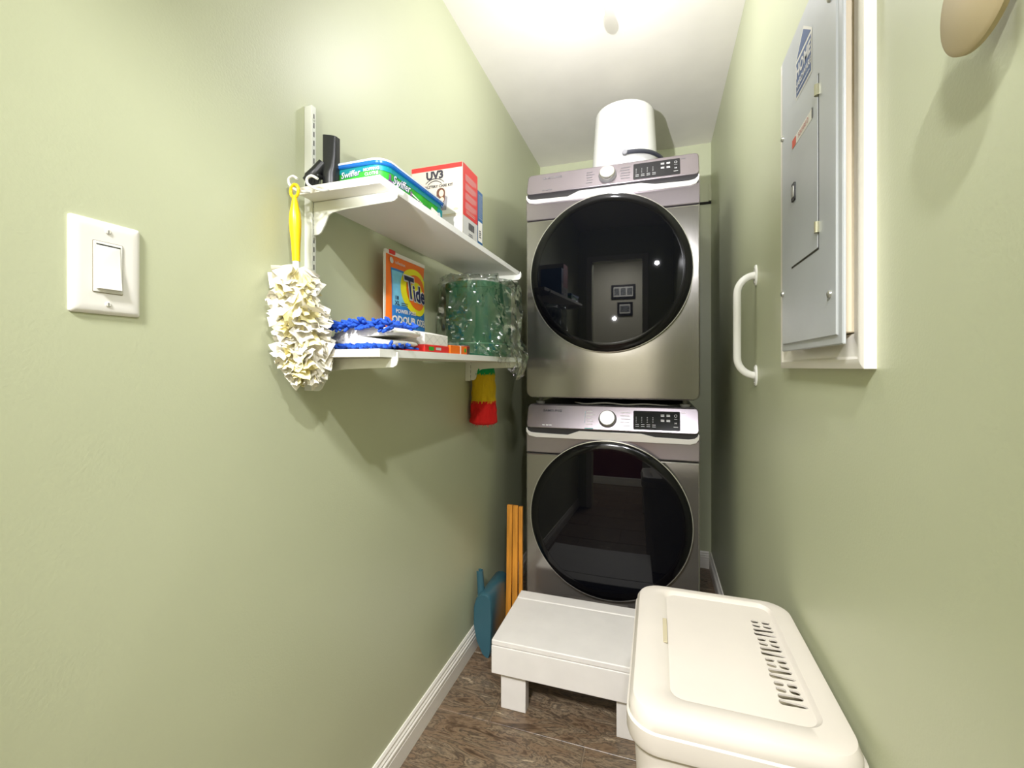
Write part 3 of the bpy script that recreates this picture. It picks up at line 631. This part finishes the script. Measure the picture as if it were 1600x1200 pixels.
# ------------------------------------------------------------------ green drum in a clear bag
gx, gy = -.578, 1.405
t = thing('green_drum', 'dark green fabric drum inside the clear plastic bag', 'container', (gx, gy, SB))
def gr(s, z, e=2.6): return ring_sq(gx, gy, z, .098 * s, .135 * s, e, 48)
MB().loft([gr(.97, SB), gr(.99, SB + .003), gr(1, SB + .05), gr(1, SB + .218), gr(1.012, SB + .220), gr(1.012, SB + .236), gr(.99, SB + .239), gr(.6, SB + .241)]).build('body', GREENF, t)
MB().loft([gr(1.006, SB + .040), gr(1.01, SB + .0415), gr(1.006, SB + .043)], caps=False).build('seam', mat('pale green seam', (90, 150, 120), .6), t)
q = MB(); lettering(q, 'CO', .022, lambda y, z: (gx + .0985 + .0015, gy + .07 + y, SB + .165 + z), 0, 0, bold=.02)
decal('lettering', INKW, t, q)
def bagfn(u, v):
    a = 2 * PI * u; c, s = math.cos(a), math.sin(a); e = 2.4
    hx, hy = .104, .143
    hang = max(0., math.cos(a - .55)) ** 1.2           # the side that drops over the shelf edge
    if v < .18: k = v / .18; R = .25 + .78 * math.sin(k * PI / 2) ** .7; z = SB + .252 - .010 * k * k
    else:
        k = (v - .18) / .82; R = 1.03 + .05 * math.sin(k * PI) + .03 * k * hang
        z = SB + .242 - k * (.2365 + .088 * hang)
        if k > .8: R -= ((k - .8) / .2) ** 2 * (.14 * hang + .05)
    x = gx + hx * R * math.copysign(abs(c) ** (2 / e), c); y = gy + hy * R * math.copysign(abs(s) ** (2 / e), s)
    p = Vector((x, y, z))
    if z < SB + .05: p.x += hang * .020 * min(1, (SB + .05 - z) / .05) * (1.0)
    rdg = 0
    for f, am in ((10, .020), (21, .013), (44, .006)):
        n_ = noise.noise(Vector((p.x * f * 1.3, p.y * f * 1.3, p.z * f * .55 + f))); rdg += am * (1 - 2 * abs(n_) ** .8)
    out = Vector((c, s, 0)); p += out * max(0.0015, rdg - .004)
    p.z += .35 * rdg * (1 if v < .3 else .4)
    if p.x < XL + .021 and p.z < 1.7: p.x = XL + .021
    if p.x < -.484 and p.z < SB + .0015: p.x = max(p.x, -.4835) if hang > .25 else p.x; p.z = p.z if hang > .25 else SB + .0015
    if p.z < SB - .010 and hang > .25: p.x = max(p.x, -.4755)
    return p
o = MB().grid(bagfn, 150, 84, wrap=True).build('plastic_bag', FILM, smooth=18)
o['label'] = 'crumpled clear plastic bag over the green drum, drooping off the shelf'; o['category'] = 'plastic bag'

# ------------------------------------------------------------------ rainbow duster
dx, dy = -.641, 1.600
t = thing('rainbow_duster', 'green, yellow and red fleece duster hanging below the lower shelf', 'duster', (dx, dy, 1.14))
def fur(name, z1, z0, r1, r0, col, seed):
    def fn(u, v):
        a = 2 * PI * u; z = z1 + (z0 - z1) * v; R = r1 + (r0 - r1) * v
        n_ = noise.noise(Vector((math.cos(a) * 9 + seed, math.sin(a) * 9, z * 22))) * .005 + noise.noise(Vector((math.cos(a) * 26 + seed, math.sin(a) * 26, z * 40))) * .003
        end = 1 if v < .85 or name != 'red' else math.sqrt(max(0, 1 - ((v - .85) / .15) ** 2)) * .95 + .05
        R = (R + n_) * end
        return (max(XL + .003, dx + 1.0 * R * math.cos(a)), dy + .92 * R * math.sin(a), z + noise.noise(Vector((a * 5, seed, 1))) * .006 * (v > .9) * (name != 'red'))
    mb = MB().grid(fn, 72, 30, wrap=True); rnd = random.Random(seed)
    for k in range(420):
        a = rnd.uniform(0, 2 * PI); v = rnd.uniform(0, .98); z = z1 + (z0 - z1) * v; R = r1 + (r0 - r1) * v
        if name == 'red' and v > .85: R *= .75
        p = Vector((dx + R * math.cos(a), dy + .92 * R * math.sin(a), z)); o_ = Vector((math.cos(a), math.sin(a), 0)); s_ = Vector((-math.sin(a), math.cos(a), 0)) * .0012
        q = p + o_ * rnd.uniform(.003, .006) + Vector((0, 0, -rnd.uniform(.006, .013)));
        for w_ in (p, q): w_.x = max(w_.x, XL + .002)
        mb.add([p - s_, p + s_, q], [(0, 1, 2)])
    return mb.build(name + '_fleece', FUR[name], t, smooth=70, recalc=False)
fur('green', 1.141, 1.103, .036, .045, 'green', 1); fur('yellow', 1.108, .992, .043, .047, 'yellow', 2); fur('red', 1.0, .905, .048, .053, 'red', 3)
MB().tube([(dx, 1.6265, 1.255), (dx, 1.6245, 1.18), (dx, 1.622, 1.145), (dx, 1.61, 1.12)], [.005, .005, .006, .008], 12).build('handle', GREENF, t)

# ------------------------------------------------------------------ wall switch
t = thing('light_switch', 'white wall light switch plate with one rocker', 'light switch', (XL, .39, 1.262))
sy0, sy1, sz0, sz1 = .3505, .4300, 1.2004, 1.3236
plate = MB()
plate.loft([[Vector((XL + h, y, z)) for y, z in rrect(sy0 + i, sy1 - i, sz0 + i, sz1 - i, .003)] for h, i in ((0, 0), (.0025, .0002), (.0048, .0025), (.0058, .005), (.0058, .012))]).build('cover_plate', mat('white switch plastic', (238, 236, 230), .35), t)
cyS, czS = (sy0 + sy1) / 2, (sz0 + sz1) / 2
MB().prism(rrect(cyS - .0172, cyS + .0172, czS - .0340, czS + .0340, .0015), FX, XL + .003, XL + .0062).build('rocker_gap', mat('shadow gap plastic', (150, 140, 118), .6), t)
MB().prism(rrect(cyS - .0164, cyS + .0164, czS - .0332, czS + .0332, .0012), FX, XL + .004, XL + .0072).build('rocker_frame', WHITE, t, bevel=.0006)
rk = MB().prism([(XL + .006, czS - .029), (XL + .0125, czS - .029), (XL + .0118, czS - .0268), (XL + .0088, czS), (XL + .0077, czS + .028), (XL + .006, czS + .029)], FY, cyS - .0135, cyS + .0135).build('rocker', mat('rocker plastic', (244, 242, 236), .3), t, bevel=.0006)
MB().box(XL + .0070, XL + .0076, cyS - .0136, cyS + .0136, czS + .0285, czS + .0300).build('rocker_slit', SLOT, t)
for s in (-1, 1):
    sc = MB().lathe([(.0034, XL + .0055), (.0034, XL + .0066), (.0024, XL + .0074)], (0, cyS, czS + s * .0483), 'x', 20).build('screw', PEARL, t)
    MB().box(XL + .0072, XL + .0076, cyS - .0004, cyS + .0004, czS + s * .0483 - .0022, czS + s * .0483 + .0022).build('screw_slot', SLOT, sc)

# ------------------------------------------------------------------ electrical panel with casing on the right wall
t = thing('panel_casing', 'white mitred wooden casing around the grey electrical panel', 'frame', (XR, .956, 1.128))
cy0, cy1, cz0, cz1 = .740, 1.172, 1.128, 1.830
cprof = [(0, 0), (0, .015), (.006, .017), (.014, .017), (.018, .0135), (.034, .011), (.046, .010), (.053, .006), (.055, 0)]
def casing(a, b, na, nb):  # corners a->b, inward normals for mitres
    rings = []
    for c, nrm in ((a, na), (b, nb)):
        rings.append([Vector((XR - h, c[0] + nrm[0] * i, c[1] + nrm[1] * i)) for i, h in cprof])
    MB().loft(rings).build('casing_board', TRIM, t, smooth=25)
casing((cy0, cz0), (cy1, cz0), (1, 1), (-1, 1)); casing((cy0, cz1), (cy1, cz1), (1, -1), (-1, -1))
casing((cy0, cz0), (cy0, cz1), (1, 1), (1, -1)); casing((cy1, cz0), (cy1, cz1), (-1, 1), (-1, -1))
t = thing('electrical_panel', 'grey metal electrical panel with small hinged door on the right wall', 'electrical panel', (XR, .93, 1.164))
MB().box(.2625, XR, .800, 1.112, 1.183, 1.775).build('back_box', mat('cream filler box', (226, 214, 186), .5), t, bevel=.002)
ey0, ey1, ez0, ez1, ex = .763, 1.090, 1.164, 1.787, .258
MB().loft([[Vector((x, y, z)) for y, z in rrect(ey0 + i, ey1 - i, ez0 + i, ez1 - i, .002, 2)] for x, i in ((.2625, 0), (ex + .0015, 0), (ex, .0015), (ex - .0005, .0135), (ex - .0032, .0155), (ex - .0035, .03))]).build('cover', PANELM, t, smooth=20)
ef = ex - .0035
mb = MB(); dy0, dy1, dz0, dz1 = .852, 1.003, 1.328, 1.616
mb.box(ef - .0004, ef + .0005, dy0 - .003, dy0 + .0008, dz0, dz1).box(ef - .0004, ef + .0005, dy0 - .003, dy1, dz0 - .003, dz0).build('door_gap', mat('dark gap', (52, 50, 42), .6), t, smooth=0)
dr = MB().prism(rrect(dy0, dy1, dz0, dz1, .002, 2), FX, ef - .0014, ef + .0004).build('panel_door', PANELM, t, bevel=.0004)
for z in (1.589, 1.362): MB().tube([(ef - .002, dy0 - .0008, z - .009), (ef - .002, dy0 - .0008, z + .009)], .0045, 10).build('hinge', BRASS, dr)
lt = MB().prism(rrect(.972, .992, 1.452, 1.487, .003), FX, ef - .004, ef - .001).build('latch', BLACKP, dr, bevel=.0006)
MB().prism(rrect(.976, .988, 1.458, 1.481, .002), FX, ef - .0052, ef - .0035).build('latch_lever', SCREW, lt, bevel=.0005)
for y, z in ((1.068, 1.614), (1.068, 1.285), (.80, 1.243), (.80, 1.70)):
    MB().lathe([(.006, 0), (.0055, -.003), (.003, -.0045), (.001, -.0046)], (ef + .0003, y, z), 'x', 18).build('screw', SCREW, t)
RW = lambda k: (lambda x, z: (ef - k, x, z))
def nameplate(yc, zc, w_, h_, k=.0018): return fan(MB(), lambda a, b: (ef - k, a, b), rrect(yc - w_ / 2, yc + w_ / 2, zc - h_ / 2, zc + h_ / 2, .001, 2))
st = decal('door_sticker', PEARL, dr, nameplate(.935, 1.565, .116, .018))
decal('sticker_red', mat('orange red print', (212, 84, 52), .5), dr, nameplate(.980, 1.565, .024, .016, .0022))
q = MB(); lettering(q, 'SQUARE D', .0125, lambda x, z: (ef - .0023, .925 - x, 1.565 + z), 0, 0, bold=.02)
decal('sticker_lettering', mat('faded red ink', (206, 150, 140), .5), dr, q)
decal('sticker_edge', INKD, dr, nameplate(.8755, 1.565, .004, .018, .0024))
# hardware-store sticker: house shape
hy, hz = .928, 1.690
decal('house_sticker', PEARL, t, fan(MB(), lambda a, b: (ef - .0006, hy - a, b), [(-.046, hz - .05), (.046, hz - .05), (.046, hz + .026), (0, hz + .062), (-.046, hz + .026)]))
decal('house_print', mat('slate blue print', (68, 92, 138), .5), t, fan(fan(MB(), lambda a, b: (ef - .001, hy - a, b), [(-.042, hz - .046), (.042, hz - .046), (.042, hz + .018), (-.042, hz + .018)]), lambda a, b: (ef - .001, hy - a, b), [(-.042, hz + .024), (.042, hz + .024), (0, hz + .056)]))
q = MB(); LF = lambda x, z: (ef - .0015, hy - x, hz + z)
lettering(q, 'HOME', .030, LF, 0, -.002, bold=.04); lettering(q, 'HARDWARE', .0158, LF, 0, -.026, bold=.03); quad(q, LF, -.036, .036, -.0405, -.038)
decal('sticker_lettering', INKW, t, q)

# ------------------------------------------------------------------ grab handle on the right wall
t = thing('grab_handle', 'white curved grab handle screwed to the right wall', 'handle', (XR, 1.52, 1.26))
hp = []
for k in range(9): a = PI / 2 * k / 8; hp.append((XR - .001 - .052 * math.sin(a), 1.52, 1.413 - .055 * (1 - math.cos(a)) * 1.0))
for k in range(1, 10): hp.append((XR - .053, 1.52, 1.358 - .198 * k / 10))
for k in range(9): a = PI / 2 * k / 8; hp.append((XR - .001 - .052 * math.cos(a), 1.52, 1.160 - .055 * math.sin(a)))
MB().tube(hp, .0112, 16).build('grip', mat('white enamel', (240, 240, 234), .25), t)
for z in (1.413, 1.105):
    f_ = MB().loft([[Vector((x, 1.52 + y * i, z + zz * i)) for y, zz in ell(0, 0, .019, .032, 28)] for x, i in ((XR, 1), (XR - .003, 1), (XR - .005, .9), (XR - .0055, .5))]).build('flange', WHITE, t)
    for s in (-1, 1): MB().lathe([(.0035, XR - .0045), (.003, XR - .0068), (.001, XR - .007)], (0, 1.52, z + s * .022), 'x', 12).build('screw', SCREW, f_)

# ------------------------------------------------------------------ round disc high on the right wall
t = thing('wall_disc', 'round beige disc on the right wall, cut off by the top edge', 'wall fitting', (XR, .489, 1.459))
MB().lathe([(.012, XR), (.012, XR - .026)], (0, .489, 1.459), 'x', 20).build('stem', WHITE, t)
MB().lathe([(.046, XR - .022), (.050, XR - .024), (.050, XR - .028), (.046, XR - .030), (.002, XR - .031)], (0, .489, 1.459), 'x', 48).build('disc', BEIGE, t)

# ------------------------------------------------------------------ step stool
t = thing('step_stool', 'low white painted wooden step in front of the washer', 'step stool', (-.26, 1.53, 0))
MB().box(-.518, -.005, 1.362, 1.640, .214, .232).build('top_board', STOOLM, t, bevel=.003)
MB().box(-.518, -.005, 1.6425, 1.700, .214, .2335).build('top_board', STOOLM, t, bevel=.003)
MB().box(-.518, -.005, 1.360, 1.380, .123, .2135).build('front_apron', STOOLM, t, bevel=.002)
MB().box(-.518, -.005, 1.680, 1.700, .123, .2135).build('back_apron', STOOLM, t, bevel=.002)
for x in (-.518, -.023): MB().box(x, x + .018, 1.3805, 1.6795, .123, .2135).build('side_apron', STOOLM, t, bevel=.002)
for x in (-.492, -.117):
    for y in (1.3805, 1.641): MB().box(x, x + .086, y, y + .038, 0, .2135).build('leg', STOOLM, t, bevel=.002)

# ------------------------------------------------------------------ hamper
hx0, hx1, hy0, hy1, HZ = -.048, .284, .700, 1.145, .600
t = thing('laundry_hamper', 'ivory plastic laundry hamper with vented lid against the right wall', 'hamper', (.118, .92, 0))
def hr(i, z, r=.05, bow=0): return [Vector((x, y, z)) for x, y in rrect(hx0 + i, hx1 - i, hy0 + i, hy1 - i, r, 8)]
MB().loft([hr(.045, 0), hr(.040, .004), hr(.012, .535), hr(.003, .540), hr(.001, .548), hr(.001, .572), hr(.006, .576), hr(.012, .572), hr(.016, .53), hr(.048, .012), hr(.06, .008)]).build('basket_body', IVORY, t)
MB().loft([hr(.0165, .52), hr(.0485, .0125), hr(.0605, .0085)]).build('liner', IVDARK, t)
lid = MB().loft([[Vector((min(p.x, .274), p.y, p.z)) for p in r] for r in (hr(.006, .570, .05), hr(.004, .574, .05), hr(.005, .588, .05), hr(.011, .5975, .048), hr(.020, .600, .044), hr(.030, .600, .04))] +
    [[Vector((x, y, z)) for x, y in rrect(a, b, c, d, r, 8)] for a, b, c, d, r, z in ((.012, .238, .752, 1.114, .03, .6), (.020, .233, .760, 1.106, .024, .5945), (.022, .231, .762, 1.104, .022, .5935), (.022, .231, .762, 1.104, .022, .5915))], caps=False).build('lid', IVORY, t)
# vented inner panel as a filled 2-D outline with holes
cu = bpy.data.curves.new('vents', 'CURVE'); cu.dimensions = '2D'; cu.fill_mode = 'BOTH'; cu.extrude = .0015
def poly(pts):
    s = cu.splines.new('POLY'); s.points.add(len(pts) - 1); s.use_cyclic_u = True
    for k, (x, y) in enumerate(pts): s.points[k].co = (x, y, 0, 1)
poly(rrect(.0215, .2315, .7615, 1.1045, .022, 8))
def slot(cx, cy, lx, ly, slant, tip):
    pts = []
    for x, y in rrect(-lx / 2, lx / 2, -ly / 2, ly / 2, ly * .42, 4):
        yy = y * (1 - tip * max(0, x / (lx / 2)) * .6); pts.append((cx + x, cy + yy + slant * x))
    poly(pts)
y = 1.043
for gI in range(4):
    for rI in range(2):
        for sg in (-1, 1): slot(.2065 + sg * .0100, y, .0150, .0112, .12 * (1 if rI == 0 else -1), 0)
        y -= .0150
    slot(.2065, y, .037, .0125, .08, .3); y -= .0158; slot(.2065, y, .040, .0125, -.04, .9); y -= .0182
vs, fs = curve_mesh(cu)
MB().add([(v.x, v.y, .5925 + v.z) for v in vs], fs).build('lid_panel', IVORY, lid, smooth=20)
MB().box(.012, .020, .90, .985, .5995, .6008).build('lid_catch', IVDARK, lid, bevel=.0005)
mb = MB().prism([(0.0105, .87), (.0128, .88), (.0142, .92), (.0140, .97), (.0125, 1.0), (.0135, .96), (.0125, .91)], FZ, .5998, .6012); 

# ------------------------------------------------------------------ dustpan
t = thing('dustpan', 'teal plastic dustpan standing on edge against the left baseboard', 'dustpan', (-.65, 1.70, 0))
def pan(yy, i): return [Vector((x, yy, z)) for x, z in [(-.6195 - i * .3, .002), (-.610 - i, .03), (-.606 - i, .14), (-.6085 - i, .225 - i), (-.618 - i, .241 - i), (-.632, .247 - i), (-.650, .246 - i), (-.664 + i, .238 - i), (-.676 + i, .22 - i), (-.684 + i, .19), (-.685 + i, .12), (-.672 + i, .06), (-.648 + i * .6, .015), (-.630, .002)]]
MB().loft([pan(1.596, .004), pan(1.601, .0012), pan(1.608, 0), pan(1.802, 0), pan(1.807, .003)]).build('pan', TEAL, t, smooth=50)
arc = [(math.cos(a), math.sin(a)) for a in [PI * (-.75 + 1.5 * k / 12) for k in range(13)]]
rows = []
for z, r, cx in ((.20, .0155, -.667), (.26, .0145, -.670), (.317, .014, -.674)):
    rows.append([Vector((cx + r * x, 1.640 + r * y_, z)) for x, y_ in arc] + [Vector((cx + (r - .0025) * x, 1.640 + (r - .0025) * y_, z)) for x, y_ in arc[::-1]])
MB().loft(rows).build('handle', TEAL, t, smooth=50)

# ------------------------------------------------------------------ wooden slats beside the washer
for k, (x, y, top, w_, lab) in enumerate(((-.590, 1.772, .548, .023, 'leftmost orange wood slat leaning beside the washer'), (-.5665, 1.775, .547, .022, 'middle orange wood slat leaning beside the washer'), (-.5460, 1.785, .541, .016, 'orange wood slat nearest the washer, right of the bundle'))):
    t = MB().loft([[Vector((a, b, z)) for a, b in ((x + s - w_ / 2, y - .007), (x + s + w_ / 2, y - .007), (x + s + w_ / 2, y + .007), (x + s - w_ / 2, y + .007))] for z, s in ((0, -.008 + .004 * k), (.25, -.003 + .0015 * k), (top, 0))]).build('wood_slat', WOOD, bevel=.0015)
    t['label'] = lab; t['category'] = 'wood slat'; t['group'] = 'wood slats beside the washer'

# ------------------------------------------------------------------ pictures on the hall wall (seen reflected in the dryer door)
for x0, x1, z0, z1, lab, n_ in ((-.46, -.10, 1.76, 1.98, 'wide black picture frame with three photos, reflected in the dryer door', 3), (-.37, -.14, 1.50, 1.71, 'smaller black picture frame, reflected in the dryer door below the wide one', 1)):
    t = thing('picture_frame', lab, 'picture', ((x0 + x1) / 2, -1.5, z0))
    MB().box(x0, x1, -1.5, -1.48, z0, z1).build('frame', BLACKP, t, bevel=.003)
    MB().box(x0 + .035, x1 - .035, -1.4805, -1.478, z0 + .035, z1 - .035).build('mat_board', PEARL, t)
    wd = (x1 - x0 - .07) / n_
    for k in range(n_): MB().box(x0 + .045 + k * wd, x0 + .025 + (k + 1) * wd, -1.4785, -1.4765, z0 + .055, z1 - .055).build('photo', PHOTO, t)
